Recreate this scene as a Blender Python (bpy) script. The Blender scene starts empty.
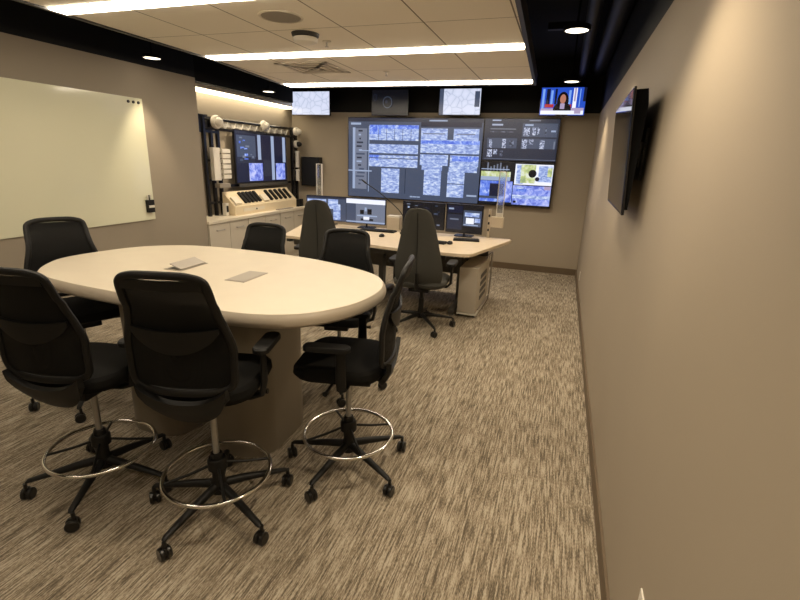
import bpy, bmesh, math, random
from mathutils import Vector, Matrix
random.seed(7)
COL = bpy.context.scene.collection
SC = bpy.context.scene
PI = math.pi
R = math.radians
def rgb(r, g, b):   # sRGB 0..1 -> linear
    f = lambda c: c/12.92 if c <= .04045 else ((c+.055)/1.055)**2.4
    return (f(r), f(g), f(b), 1)

# ------------------------------------------------------------ materials
def new_mat(name):
    m = bpy.data.materials.new(name); m.use_nodes = True
    return m, m.node_tree, m.node_tree.nodes['Principled BSDF']
def mat(name, c, rough=.6, metal=0, bump=0, scale=200, var=0, spec=.5, trans=0, alpha=1, coat=0):
    m, nt, b = new_mat(name)
    b.inputs['Base Color'].default_value = c
    b.inputs['Roughness'].default_value = rough
    b.inputs['Metallic'].default_value = metal
    b.inputs['Specular IOR Level'].default_value = spec
    b.inputs['Transmission Weight'].default_value = trans
    b.inputs['Coat Weight'].default_value = coat
    if alpha < 1: b.inputs['Alpha'].default_value = alpha
    tc = nt.nodes.new('ShaderNodeTexCoord'); no = nt.nodes.new('ShaderNodeTexNoise')
    no.inputs['Scale'].default_value = scale; no.inputs['Detail'].default_value = 4
    nt.links.new(tc.outputs['Object'], no.inputs['Vector'])
    if var:
        mx = nt.nodes.new('ShaderNodeMixRGB'); mx.blend_type = 'MULTIPLY'; mx.inputs[0].default_value = 1
        mx.inputs[1].default_value = c
        rp = nt.nodes.new('ShaderNodeValToRGB')
        rp.color_ramp.elements[0].color = (1-var, 1-var, 1-var, 1); rp.color_ramp.elements[1].color = (1+var, 1+var, 1+var, 1)
        rp.color_ramp.elements[0].position = .3; rp.color_ramp.elements[1].position = .7
        nt.links.new(no.outputs['Fac'], rp.inputs[0]); nt.links.new(rp.outputs[0], mx.inputs[2])
        nt.links.new(mx.outputs[0], b.inputs['Base Color'])
    if bump:
        bp = nt.nodes.new('ShaderNodeBump'); bp.inputs['Strength'].default_value = bump; bp.inputs['Distance'].default_value = .002
        nt.links.new(no.outputs['Fac'], bp.inputs['Height']); nt.links.new(bp.outputs[0], b.inputs['Normal'])
    return m
def emit(name, c, s=1.0, rough=.25):
    m, nt, b = new_mat(name)
    b.inputs['Base Color'].default_value = (.01, .01, .012, 1)
    b.inputs['Roughness'].default_value = rough
    b.inputs['Emission Color'].default_value = c
    b.inputs['Emission Strength'].default_value = s
    return m
def emit_noise(name, stops, s=1.0, scale=30, detail=6, vor=False, dist=0, stretch=None):
    m = emit(name, (1, 1, 1, 1), s); nt = m.node_tree; b = nt.nodes['Principled BSDF']
    tc = nt.nodes.new('ShaderNodeTexCoord')
    if vor:
        no = nt.nodes.new('ShaderNodeTexVoronoi'); no.feature = 'DISTANCE_TO_EDGE'; out = no.outputs['Distance']
    else:
        no = nt.nodes.new('ShaderNodeTexNoise'); no.inputs['Detail'].default_value = detail
        no.inputs['Distortion'].default_value = dist; out = no.outputs['Fac']
    no.inputs['Scale'].default_value = scale
    if stretch:
        mp = nt.nodes.new('ShaderNodeMapping'); mp.inputs['Scale'].default_value = stretch
        nt.links.new(tc.outputs['Object'], mp.inputs[0]); nt.links.new(mp.outputs[0], no.inputs['Vector'])
    else: nt.links.new(tc.outputs['Object'], no.inputs['Vector'])
    rp = nt.nodes.new('ShaderNodeValToRGB'); cr = rp.color_ramp
    while len(cr.elements) < len(stops): cr.elements.new(.5)
    for e, (p, c) in zip(cr.elements, stops): e.position = p; e.color = c
    nt.links.new(out, rp.inputs[0]); nt.links.new(rp.outputs[0], b.inputs['Emission Color'])
    return m
M = {}
def wall_mat(name, paint, zb=2.322):
    m, nt, b = new_mat(name)
    tc = nt.nodes.new('ShaderNodeTexCoord'); sp = nt.nodes.new('ShaderNodeSeparateXYZ')
    nt.links.new(tc.outputs['Object'], sp.inputs[0])
    gt = nt.nodes.new('ShaderNodeMath'); gt.operation = 'GREATER_THAN'; gt.inputs[1].default_value = zb
    nt.links.new(sp.outputs['Z'], gt.inputs[0])
    no = nt.nodes.new('ShaderNodeTexNoise'); no.inputs['Scale'].default_value = 1.3; no.inputs['Detail'].default_value = 3
    nt.links.new(tc.outputs['Object'], no.inputs['Vector'])
    v = nt.nodes.new('ShaderNodeMixRGB'); v.inputs[1].default_value = tuple(c*.95 for c in paint[:3])+(1,); v.inputs[2].default_value = tuple(c*1.05 for c in paint[:3])+(1,)
    nt.links.new(no.outputs['Fac'], v.inputs[0])
    mx = nt.nodes.new('ShaderNodeMixRGB'); mx.inputs[2].default_value = (.004, .004, .004, 1)
    nt.links.new(gt.outputs[0], mx.inputs[0]); nt.links.new(v.outputs[0], mx.inputs[1]); nt.links.new(mx.outputs[0], b.inputs['Base Color'])
    b.inputs['Roughness'].default_value = .62; b.inputs['Specular IOR Level'].default_value = .25
    n2 = nt.nodes.new('ShaderNodeTexNoise'); n2.inputs['Scale'].default_value = 260
    nt.links.new(tc.outputs['Object'], n2.inputs['Vector'])
    bp = nt.nodes.new('ShaderNodeBump'); bp.inputs['Strength'].default_value = .12; bp.inputs['Distance'].default_value = .001
    nt.links.new(n2.outputs['Fac'], bp.inputs['Height']); nt.links.new(bp.outputs[0], b.inputs['Normal'])
    return m
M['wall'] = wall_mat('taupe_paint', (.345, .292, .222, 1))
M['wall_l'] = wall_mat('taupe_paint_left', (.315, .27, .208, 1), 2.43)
M['black_paint'] = mat('black_paint', (.004, .004, .004, 1), .8, spec=.15)
M['duct_black'] = mat('duct_black', (.005, .005, .0055, 1), .5, spec=.3)
M['baseboard'] = mat('baseboard_vinyl', (.125, .088, .052, 1), .5)
def carpet():
    m, nt, b = new_mat('striated_carpet')
    tc = nt.nodes.new('ShaderNodeTexCoord')
    def layer(sx, sy, det, seed):
        mp = nt.nodes.new('ShaderNodeMapping'); mp.inputs['Scale'].default_value = (sx, sy, 1); mp.inputs['Location'].default_value = (seed, seed*2, 0)
        nt.links.new(tc.outputs['Object'], mp.inputs[0])
        n = nt.nodes.new('ShaderNodeTexNoise'); n.inputs['Scale'].default_value = 1; n.inputs['Detail'].default_value = det; n.inputs['Roughness'].default_value = .6
        nt.links.new(mp.outputs[0], n.inputs['Vector']); return n.outputs['Fac']
    a = layer(125, 7, 3, 3.1); c = layer(330, 60, 2, 9.7); d = layer(9, 1.6, 2, 5.5)
    def mth(op, x, y):
        k = nt.nodes.new('ShaderNodeMath'); k.operation = op
        for i, q in enumerate((x, y)):
            if isinstance(q, (int, float)): k.inputs[i].default_value = q
            else: nt.links.new(q, k.inputs[i])
        return k.outputs[0]
    s = mth('ADD', mth('ADD', mth('MULTIPLY', a, .56), mth('MULTIPLY', c, .32)), mth('MULTIPLY', d, .12))
    rp = nt.nodes.new('ShaderNodeValToRGB'); cr = rp.color_ramp
    cr.elements[0].position = .42; cr.elements[0].color = (.115, .094, .068, 1)
    cr.elements[1].position = .575; cr.elements[1].color = (.45, .395, .31, 1)
    e = cr.elements.new(.5); e.color = (.27, .222, .16, 1)
    nt.links.new(s, rp.inputs[0]); nt.links.new(rp.outputs[0], b.inputs['Base Color'])
    b.inputs['Roughness'].default_value = .95; b.inputs['Specular IOR Level'].default_value = .1
    bp = nt.nodes.new('ShaderNodeBump'); bp.inputs['Strength'].default_value = .5; bp.inputs['Distance'].default_value = .004
    nt.links.new(s, bp.inputs['Height']); nt.links.new(bp.outputs[0], b.inputs['Normal'])
    return m
M['carpet'] = carpet()
def tile_mat():
    m, nt, b = new_mat('ceiling_tile')
    tc = nt.nodes.new('ShaderNodeTexCoord'); sp = nt.nodes.new('ShaderNodeSeparateXYZ'); nt.links.new(tc.outputs['Object'], sp.inputs[0])
    def line(out, off, per, w):
        a = nt.nodes.new('ShaderNodeMath'); a.operation = 'SUBTRACT'; a.inputs[1].default_value = off; nt.links.new(out, a.inputs[0])
        f = nt.nodes.new('ShaderNodeMath'); f.operation = 'PINGPONG'; f.inputs[1].default_value = per/2; nt.links.new(a.outputs[0], f.inputs[0])
        l = nt.nodes.new('ShaderNodeMath'); l.operation = 'LESS_THAN'; l.inputs[1].default_value = w; nt.links.new(f.outputs[0], l.inputs[0])
        return l.outputs[0]
    lx = line(sp.outputs['X'], -1.02, .605, .005); ly = line(sp.outputs['Y'], 3.36, 1.61, .0035)
    mx = nt.nodes.new('ShaderNodeMath'); mx.operation = 'MAXIMUM'; nt.links.new(lx, mx.inputs[0]); nt.links.new(ly, mx.inputs[1])
    no = nt.nodes.new('ShaderNodeTexNoise'); no.inputs['Scale'].default_value = 160; nt.links.new(tc.outputs['Object'], no.inputs['Vector'])
    c1 = nt.nodes.new('ShaderNodeMixRGB'); c1.inputs[1].default_value = (.80, .74, .64, 1); c1.inputs[2].default_value = (.88, .82, .72, 1)
    nt.links.new(no.outputs['Fac'], c1.inputs[0])
    c2 = nt.nodes.new('ShaderNodeMixRGB'); c2.inputs[2].default_value = (.20, .17, .13, 1); nt.links.new(mx.outputs[0], c2.inputs[0]); nt.links.new(c1.outputs[0], c2.inputs[1])
    nt.links.new(c2.outputs[0], b.inputs['Base Color']); b.inputs['Roughness'].default_value = .9
    return m
M['tile'] = tile_mat()
M['cloud_edge'] = mat('cloud_edge_trim', (.03, .028, .026, 1), .5)
WARM = (1, .80, .55, 1)
M['strip'] = emit('linear_light_lens', (1, .865, .68, 1), 9.6)
M['cove'] = emit('cove_light_lens', (1, .84, .58, 1), 4.2)
M['down'] = emit('downlight_lens', (1, .86, .66, 1), 2.2)
M['housing'] = mat('white_housing', (.62, .56, .46, 1), .4)
M['plastic'] = mat('black_plastic', (.005, .0048, .0044, 1), .55, spec=.35, bump=.1, scale=900)
M['seat'] = mat('charcoal_upholstery', (.006, .0057, .005, 1), .9, bump=.6, scale=700, var=.25, spec=.2)
M['frame'] = mat('chair_frame_black', (.0058, .0055, .005, 1), .5, spec=.35)
M['caster'] = mat('caster_nylon', (.007, .0065, .006, 1), .28)
M['chrome'] = mat('chrome', (.78, .76, .72, 1), .12, 1)
M['lift'] = mat('grey_gas_lift', (.36, .35, .33, 1), .3, .6)
def mesh_mat():
    m, nt, b = new_mat('woven_mesh')
    b.inputs['Base Color'].default_value = (.004, .004, .0037, 1); b.inputs['Roughness'].default_value = .7; b.inputs['Specular IOR Level'].default_value = .25
    tc = nt.nodes.new('ShaderNodeTexCoord'); ch = nt.nodes.new('ShaderNodeTexChecker'); ch.inputs['Scale'].default_value = 420
    nt.links.new(tc.outputs['Object'], ch.inputs['Vector'])
    mp = nt.nodes.new('ShaderNodeMapRange'); mp.inputs['To Min'].default_value = .84; mp.inputs['To Max'].default_value = 1
    nt.links.new(ch.outputs['Fac'], mp.inputs['Value']); nt.links.new(mp.outputs[0], b.inputs['Alpha'])
    return m
M['mesh'] = mesh_mat()
M['gchair'] = mat('olive_grey_fabric', (.058, .057, .050, 1), .9, bump=.5, scale=600, var=.15, spec=.2)
M['table'] = mat('cream_laminate', (.62, .55, .43, 1), .42, var=.02, scale=8, spec=.4)
M['rim'] = mat('taupe_edge_band', (.42, .36, .28, 1), .5)
M['column'] = mat('taupe_laminate', (.235, .205, .16, 1), .45)
M['hatch'] = mat('hatch_grey', (.33, .29, .235, 1), .4)
M['board'] = mat('whiteboard_glass', (.72, .71, .53, 1), .10, spec=.5, coat=.3)
M['magnet'] = mat('magnet_black', (.02, .02, .02, 1), .4)
M['white'] = mat('white_plastic', (.70, .66, .58, 1), .4)
M['cab'] = mat('cream_cabinet', (.60, .54, .43, 1), .5)
M['counter'] = mat('cream_countertop', (.72, .65, .52, 1), .35)
M['steel'] = mat('brushed_steel', (.45, .42, .38, 1), .35, 1)
M['desk'] = mat('maple_desktop', (.66, .55, .40, 1), .4, var=.05, scale=14)
M['deskmetal'] = mat('desk_grey_metal', (.10, .095, .085, 1), .4, .3)
M['bezel'] = mat('screen_bezel', (.008, .008, .010, 1), .25)
M['gloss'] = mat('dark_glossy_screen', (.006, .006, .007, 1), .06, spec=.8)
M['beige'] = mat('beige_bracket', (.55, .47, .36, 1), .5)
M['acrylic'] = mat('clear_acrylic', (.75, .85, 1, 1), .05, trans=.9, alpha=.6)
M['pc'] = mat('pc_case_beige', (.50, .45, .37, 1), .45)
M['pcdark'] = mat('pc_dark_grille', (.09, .085, .075, 1), .5)
M['console'] = mat('cream_console', (.74, .62, .42, 1), .45)
M['spk'] = mat('speaker_grille', (.27, .24, .20, 1), .7, bump=.5, scale=900)
M['mud'] = mat('diffuser_paint', (.66, .60, .50, 1), .5)
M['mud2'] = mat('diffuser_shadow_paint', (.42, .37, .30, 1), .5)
# screen colours
S = .5
M['s_slate'] = emit('screen_slate', rgb(.27, .31, .40), S)
M['s_dark'] = emit('screen_dark', rgb(.15, .17, .24), S)
M['s_navy'] = emit('screen_navy', rgb(.08, .10, .20), S)
M['s_black'] = emit('screen_black', rgb(.05, .055, .08), S)
M['s_line'] = emit('screen_line', rgb(.62, .68, .80), S)
M['s_white'] = emit('screen_white', rgb(.93, .94, 1), S*1.1)
M['s_grey'] = emit('screen_grey', rgb(.45, .48, .56), S)
M['s_map'] = emit_noise('screen_map', [(.34, rgb(.47, .55, .77)), (.46, rgb(.58, .66, .88)), (.56, rgb(.72, .79, .95)), (.68, rgb(.88, .92, 1))], S*1.0, 16, 7, dist=.6, stretch=(1, 1, 2.2))
M['s_blue'] = emit_noise('screen_blue', [(.38, rgb(.30, .42, .86)), (.55, rgb(.48, .60, .95)), (.68, rgb(.78, .84, 1))], S*1.0, 14, 5, dist=1)
M['s_peri'] = emit_noise('screen_periwinkle', [(.36, rgb(.36, .42, .80)), (.5, rgb(.55, .62, .95)), (.68, rgb(.80, .82, 1))], S*1.0, 12, 5, dist=1)
M['s_road'] = emit_noise('screen_street_map', [(0, rgb(.70, .73, .82)), (.035, rgb(.83, .86, .95)), (.3, rgb(.87, .89, .98))], S*1.0, 9, vor=True)
M['s_table'] = emit_noise('screen_table_text', [(.44, rgb(.17, .19, .26)), (.56, rgb(.34, .37, .46)), (.7, rgb(.52, .56, .66))], S*1.0, 34, 4)
M['s_text'] = emit_noise('screen_text_column', [(.40, rgb(.24, .27, .36)), (.55, rgb(.66, .70, .82)), (.7, rgb(.90, .92, 1))], S*1.0, 60, 3)
M['s_yel'] = emit_noise('screen_yellow', [(.38, rgb(.60, .68, .50)), (.5, rgb(.78, .82, .55)), (.65, rgb(.90, .93, .86))], S*1.0, 12, 3)
M['s_nblue'] = emit('screen_news_blue', rgb(.16, .32, .78), S)
M['s_sky'] = emit('screen_news_lightblue', rgb(.50, .66, .95), S)
M['s_skin'] = emit('screen_skin', rgb(.72, .48, .40), S)
M['s_hair'] = emit('screen_hair', rgb(.07, .05, .06), S)
M['s_red'] = emit('screen_red', rgb(.70, .20, .22), S)
M['s_pink'] = emit('screen_lilac', rgb(.68, .62, .75), S)

# ------------------------------------------------------------ mesh building
class MB:
    def __init__(s): s.bm = bmesh.new(); s.mats = []; s.cur = 0
    def use(s, m):
        if m not in s.mats: s.mats.append(m)
        s.cur = s.mats.index(m); return s
    def _f(s, vs):
        try: f = s.bm.faces.new(vs)
        except ValueError: return None
        f.material_index = s.cur; return f
    def box(s, a, b, T=None, bevel=0):
        x0, y0, z0 = a; x1, y1, z1 = b
        V = [Vector(p) for p in ((x0,y0,z0),(x1,y0,z0),(x1,y1,z0),(x0,y1,z0),(x0,y0,z1),(x1,y0,z1),(x1,y1,z1),(x0,y1,z1))]
        if T: V = [T @ v for v in V]
        v = [s.bm.verts.new(p) for p in V]
        fs = [s._f([v[i] for i in q]) for q in ((0,3,2,1),(4,5,6,7),(0,1,5,4),(1,2,6,5),(2,3,7,6),(3,0,4,7))]
        if bevel:
            es = list({e for f in fs for e in f.edges})
            r = bmesh.ops.bevel(s.bm, geom=es, offset=bevel, segments=2, affect='EDGES', profile=.6)
            for f in r['faces']: f.material_index = s.cur
        return s
    def prism(s, poly, z0, z1, T=None, inset=0):
        """poly of (x, y), extruded along z; inset gives a small chamfer on the top edge"""
        n = len(poly); cx = sum(p[0] for p in poly)/n; cy = sum(p[1] for p in poly)/n
        rings = [(z0, 0), (z1-inset, 0)] if inset else [(z0, 0), (z1, 0)]
        if inset: rings.append((z1, inset))
        L = []
        for z, i in rings:
            ring = []
            for x, y in poly:
                d = Vector((x-cx, y-cy)); l = d.length or 1
                p = Vector((x-d.x/l*i, y-d.y/l*i, z)); ring.append(s.bm.verts.new(T @ p if T else p))
            L.append(ring)
        s._f(L[0][::-1]); s._f(L[-1])
        for A, B in zip(L, L[1:]):
            for k in range(n): s._f([A[k], A[(k+1) % n], B[(k+1) % n], B[k]])
        return s
    def tube(s, pts, r, seg=12, closed=False, caps=True, up=None):
        """r: number or list; round tube along the points"""
        pts = [Vector(p) for p in pts]; n = len(pts); rings = []
        ref = Vector(up) if up else None
        for i, p in enumerate(pts):
            if closed: t = pts[(i+1) % n]-pts[i-1]
            else: t = pts[min(i+1, n-1)]-pts[max(i-1, 0)]
            t.normalize()
            a = ref or (Vector((0, 0, 1)) if abs(t.z) < .9 else Vector((1, 0, 0)))
            u = t.cross(a).normalized(); w = u.cross(t).normalized()
            rr = r[i] if isinstance(r, list) else r
            ru, rw = rr if isinstance(rr, (list, tuple)) else (rr, rr)
            rings.append([s.bm.verts.new(p+u*ru*math.cos(2*PI*k/seg)+w*rw*math.sin(2*PI*k/seg)) for k in range(seg)])
        m = n if closed else n-1
        for i in range(m):
            A = rings[i]; B = rings[(i+1) % n]
            for k in range(seg): s._f([A[k], A[(k+1) % seg], B[(k+1) % seg], B[k]])
        if caps and not closed: s._f(rings[0][::-1]); s._f(rings[-1])
        return s
    def lathe(s, prof, c=(0, 0, 0), seg=32, T=None, loop=False):
        """prof of (r, z) turned about z at c"""
        rings = []
        for r, z in prof:
            ring = []
            for k in range(seg):
                p = Vector((r*math.cos(2*PI*k/seg), r*math.sin(2*PI*k/seg), z))
                if T: p = T @ p
                ring.append(s.bm.verts.new(p+Vector(c)))
            rings.append(ring)
        for A, B in zip(rings, rings[1:]):
            for k in range(seg): s._f([A[k], A[(k+1) % seg], B[(k+1) % seg], B[k]])
        if loop:
            for k in range(seg): s._f([rings[-1][k], rings[-1][(k+1) % seg], rings[0][(k+1) % seg], rings[0][k]])
        return s
    def grid(s, P, thick=0):
        """P[i][j] points -> sheet; thick gives it depth along its normals"""
        def nrm(i, j):
            a = Vector(P[min(i+1, len(P)-1)][j])-Vector(P[max(i-1, 0)][j]); b = Vector(P[i][min(j+1, len(P[0])-1)])-Vector(P[i][max(j-1, 0)])
            return a.cross(b).normalized()
        h = thick/2
        A = [[s.bm.verts.new(Vector(P[i][j])+nrm(i, j)*h) for j in range(len(P[0]))] for i in range(len(P))]
        B = [[s.bm.verts.new(Vector(P[i][j])-nrm(i, j)*h) for j in range(len(P[0]))] for i in range(len(P))]
        n, m = len(P), len(P[0])
        for i in range(n-1):
            for j in range(m-1):
                s._f([A[i][j], A[i+1][j], A[i+1][j+1], A[i][j+1]]); s._f([B[i][j], B[i][j+1], B[i+1][j+1], B[i+1][j]])
        for i in range(n-1):
            s._f([A[i][0], B[i][0], B[i+1][0], A[i+1][0]]); s._f([A[i][m-1], A[i+1][m-1], B[i+1][m-1], B[i][m-1]])
        for j in range(m-1):
            s._f([A[0][j], A[0][j+1], B[0][j+1], B[0][j]]); s._f([A[n-1][j], B[n-1][j], B[n-1][j+1], A[n-1][j+1]])
        return s
    def build(s, name, m=None, parent=None, smooth=True, ang=35):
        if m is not None: s.mats = [m]
        bmesh.ops.remove_doubles(s.bm, verts=s.bm.verts, dist=1e-6)
        bmesh.ops.recalc_face_normals(s.bm, faces=s.bm.faces)
        if smooth:
            for f in s.bm.faces: f.smooth = True
            for e in s.bm.edges:
                if len(e.link_faces) == 2 and e.calc_face_angle(0) > R(ang): e.smooth = False
        me = bpy.data.meshes.new(name); s.bm.to_mesh(me); s.bm.free()
        for q in s.mats: me.materials.append(M[q])
        o = bpy.data.objects.new(name, me); COL.objects.link(o)
        if parent: o.parent = parent
        if smooth:
            w = o.modifiers.new('normals', 'WEIGHTED_NORMAL'); w.keep_sharp = True; w.weight = 80
        return o
def tag(o, label=None, cat=None, group=None, kind=None):
    for k, v in (('label', label), ('category', cat), ('group', group), ('kind', kind)):
        if v: o[k] = v
    return o
def thing(name, label, cat, loc=(0, 0, 0), rz=0, group=None):
    o = bpy.data.objects.new(name, None); COL.objects.link(o); o.empty_display_size = .05
    o.location = loc; o.rotation_euler = (0, 0, rz)
    return tag(o, label, cat, group)
def copy_tree(o, parent=None):
    c = o.copy(); COL.objects.link(c)
    if parent: c.parent = parent
    for ch in [x for x in bpy.data.objects if x.parent == o]: copy_tree(ch, c)
    return c
def struct(name, mb, m=None): return tag(mb.build(name, m, smooth=False), kind='structure')
def rrect(w, h, r, n=6, cx=0, cy=0):
    P = []
    for sx, sy, a0 in ((1, 1, 0), (-1, 1, 90), (-1, -1, 180), (1, -1, 270)):
        for k in range(n+1):
            a = R(a0+90*k/n); P.append((cx+sx*(w/2-r)+r*math.cos(a), cy+sy*(h/2-r)+r*math.sin(a)))
    return P
def catmull(P, n=8, closed=True):
    out = []; N = len(P); P = [Vector(p) for p in P]
    for i in range(N if closed else N-1):
        if closed: a, b, c, d = P[i-1], P[i], P[(i+1) % N], P[(i+2) % N]
        else: a, b, c, d = P[max(i-1, 0)], P[i], P[i+1], P[min(i+2, N-1)]
        for k in range(n):
            t = k/n
            out.append(.5*((2*b)+(c-a)*t+(2*a-5*b+4*c-d)*t*t+(3*b-a-3*c+d)*t**3))
    if not closed: out.append(P[-1])
    return out
def Tm(loc, rx=0, ry=0, rz=0):
    return Matrix.Translation(loc) @ Matrix.Rotation(rz, 4, 'Z') @ Matrix.Rotation(ry, 4, 'Y') @ Matrix.Rotation(rx, 4, 'X')

# ------------------------------------------------------------ room shell
XR, YB, XL, XA, YC, YF = .355, 7.45, -4.15, -4.55, 4.74, -1.6
CH = 3.0
struct('floor', MB().box((XL-.6, YF-.1, -.1), (XR+.15, YB+.15, 0)), 'carpet')
struct('ceiling', MB().box((XL-.6, YF-.1, CH), (XR+.15, YB+.15, CH+.1)), 'black_paint')
struct('wall_right', MB().box((XR, YF-.1, 0), (XR+.12, YB, CH)), 'wall')
struct('wall_back', MB().box((XA-.12, YB, 0), (XR+.12, YB+.12, CH)), 'wall')
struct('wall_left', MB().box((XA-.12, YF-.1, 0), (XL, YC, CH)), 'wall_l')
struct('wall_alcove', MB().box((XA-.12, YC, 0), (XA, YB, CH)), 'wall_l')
struct('wall_front', MB().box((XL, YF-.12, 0), (XR, YF, CH)), 'wall')
struct('trim_1', MB().box((XL-.12, YC, 2.40), (XL, 6.85, CH)), 'black_paint')         # black bulkhead over the alcove
struct('baseboard_right', MB().box((XR-.012, YF, 0), (XR, YB, .095)), 'baseboard')
struct('baseboard_back', MB().box((XA, YB-.012, 0), (XR-.012, YB, .095)), 'baseboard')
struct('baseboard_left', MB().box((XL, YF, 0), (XL+.012, YC, .095)), 'baseboard')

# ------------------------------------------------------------ suspended ceiling panel, with the strip lights let into it
ZC = 2.50
rows = [(-.47, .06), (1.10, .15), (2.545, .135), (4.055, .16), (5.72, .2)]      # y of the near edge, width; first row is an added, unseen fill light
Y0, Y1 = -1.3, 6.05
def xl(y): return -3.39-.015*(y-2.6)-.11*max(0, y-4.2)
def xr(y): return -.385-.028*(y-3.0)
cb = MB().use('tile')
edges = [Y0]+[v for y, w in rows for v in (y, y+w)]+[Y1]
def strip(mb, ya, yb, z0, z1, i0=0):
    if ya < 4.2 < yb and yb-ya > .5:
        strip(mb, ya, 4.2, z0, z1, i0); strip(mb, 4.2, yb, z0, z1, i0); return
    mb.prism([(xl(ya)+i0, ya), (xr(ya)-i0, ya), (xr(yb)-i0, yb), (xl(yb)+i0, yb)], z0, z1)
for k in range(0, len(edges), 2): strip(cb, edges[k], edges[k+1], ZC, ZC+.04)
for y, w in rows: strip(cb, y, y+w, ZC+.035, ZC+.045)
cloud = thing('ceiling_cloud', 'beige tiled ceiling panel hung below the black ceiling', 'ceiling panel', (0, 0, ZC+.04))
def reparent(o, p): o.parent = p; o.matrix_parent_inverse = Matrix.Translation(p.location).inverted(); return o
reparent(cb.build('tile_field', None, None, smooth=False), cloud)
eb = MB()
for side in (xl, xr):
    sg = -1 if side is xl else 1
    for ya, yb in ((Y0, 4.2), (4.2, Y1)): eb.prism([(side(ya), ya), (side(ya)+sg*.03, ya), (side(yb)+sg*.03, yb), (side(yb), yb)], ZC-.012, ZC+.11)
eb.box((xl(Y1)-.03, Y1, ZC-.004), (xr(Y1)+.03, Y1+.03, ZC+.11)); eb.box((xl(Y0)-.03, Y0-.03, ZC-.004), (xr(Y0)+.03, Y0, ZC+.11))
reparent(eb.build('edge_trim', 'cloud_edge', None, smooth=False), cloud)
for x in (-3.0, -1.9, -.8):
    for y in (-.8, 1.8, 3.4, 5.3): reparent(MB().tube([(x, y, ZC+.04), (x, y, CH)], .004, 6).build('hanger_wire', 'deskmetal', None), cloud)
lab = ['strip light in the ceiling panel, behind the photographer', 'strip light in the ceiling panel directly overhead',
       'long white ceiling strip light nearest the camera, cut off by the top of the photo',
       'long white ceiling strip light, middle row, just beyond the round speaker', 'long white ceiling strip light at the far edge of the ceiling panel']
for (y, w), l in zip(rows, lab):
    t = thing('strip_light', l, 'ceiling light', ((xl(y)+xr(y))/2, y+w/2, ZC+.035), 0, 'strip lights in the ceiling panel')
    m = MB(); strip(m, y+.004, y+w-.004, ZC-.011, ZC+.012, .012); reparent(m.build('lens', 'strip', None, smooth=False), t)
    m = MB(); strip(m, y+.002, y+w-.002, ZC+.0125, ZC+.034, .006); reparent(m.build('housing', 'housing', None, smooth=False), t)

# things in the ceiling panel
t = thing('ceiling_speaker', 'round grey flush speaker in the ceiling panel', 'speaker', (-1.92, 3.05, ZC))
MB().lathe([(.0, -.004), (.128, -.004), (.132, .0), (.132, .003), (0, .003)]).build('grille', 'spk', t)
MB().lathe([(.133, -.007), (.148, -.005), (.15, .0), (.133, .0)], loop=True).build('ring', 'mud', t)
t = thing('ceiling_sensor', 'white round sensor dome on dark ring in the ceiling panel', 'sensor', (-1.985, 3.48, ZC))
MB().lathe([(0, -.03), (.085, -.03), (.1, -.02), (.105, 0), (0, 0)]).build('dark_ring', 'cloud_edge', t)
MB().lathe([(0, -.075), (.05, -.073), (.085, -.06), (.092, -.045), (.09, -.03), (0, -.03)]).build('dome', 'white', t)
def sprinkler(x, y, l):
    t = thing('sprinkler_head', l, 'sprinkler', (x, y, ZC), 0, 'sprinkler heads')
    MB().lathe([(0, -.006), (.034, -.005), (.036, 0), (0, 0)], seg=20).build('escutcheon', 'mud', t)
    MB().lathe([(0, -.045), (.016, -.043), (.016, -.04), (.006, -.038), (.008, -.006), (0, -.006)], seg=14).build('deflector', 'steel', t)
sprinkler(-1.93, 3.72, 'small sprinkler head beside the white sensor dome'); sprinkler(-1.92, 5.05, 'small sprinkler head between the two far strip lights')
t = thing('air_diffuser', 'square beige air diffuser between two strip lights', 'air vent', (-2.62, 4.75, ZC))
m = MB()
for q in (0, .07, .14, .21):
    a = .29-q; z = -.004-q*.03
    for x0, y0, x1, y1 in ((-a, -a, a, -a+.045), (-a, a-.045, a, a), (-a, -a, -a+.045, a), (a-.045, -a, a, a)): m.box((x0, y0, z-.004), (x1, y1, z))
m.build('louvre', 'mud', t, smooth=False)
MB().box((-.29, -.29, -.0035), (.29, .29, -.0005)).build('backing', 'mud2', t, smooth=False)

# ducts in the black plenum
for pts, r, l in (([(.06, -1.2, 2.80), (.06, 7.4, 2.80)], .055, 'black pipe running the room length above the right aisle'),
                  ([(.26, -1.2, 2.86), (.26, 7.4, 2.86)], .09, 'black round duct beside the right wall')):
    tag(MB().tube(pts, r, 18).build('ceiling_duct', 'duct_black'), l, 'duct')
for k, (y, l) in enumerate(((3.2, 'nearer black beam crossing the dark strip of ceiling'), (3.75, 'second black beam crossing the dark strip of ceiling'), (5.2, 'farther black beam crossing the dark strip of ceiling'))):
    tag(MB().box((-.33, y, 2.86), (.0, y+.06, 2.92)).build('ceiling_beam', 'duct_black', smooth=False), l, 'beam')

# downlights
def spot(p, power, size, blend=.6, rot=(0, 0, 0), col=(1, .82, .58)):
    d = bpy.data.lights.new('downlight_lamp', 'SPOT'); d.energy = power; d.spot_size = R(size); d.spot_blend = blend; d.color = col; d.shadow_soft_size = .04
    o = bpy.data.objects.new('downlight_lamp', d); o.location = p; o.rotation_euler = rot; COL.objects.link(o); return o
def downlight(x, y, z, l, power, size=100, cat='downlight'):
    t = thing('downlight', l, cat, (x, y, z), 0, 'black cylinder downlights')
    MB().lathe([(0, .012), (.076, .012), (.076, 0), (.088, 0), (.088, .03), (0, .03)], seg=28).build('can', 'black_paint', t)
    MB().lathe([(0, .003), (.075, .003), (.075, .0115), (0, .0115)], seg=28).build('lens', 'down', t)
    MB().tube([(0, 0, .03), (0, 0, CH-z)], .007, 8).build('stem', 'black_paint', t)
    o = spot((0, 0, -.005), power, size); o.parent = t
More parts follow.
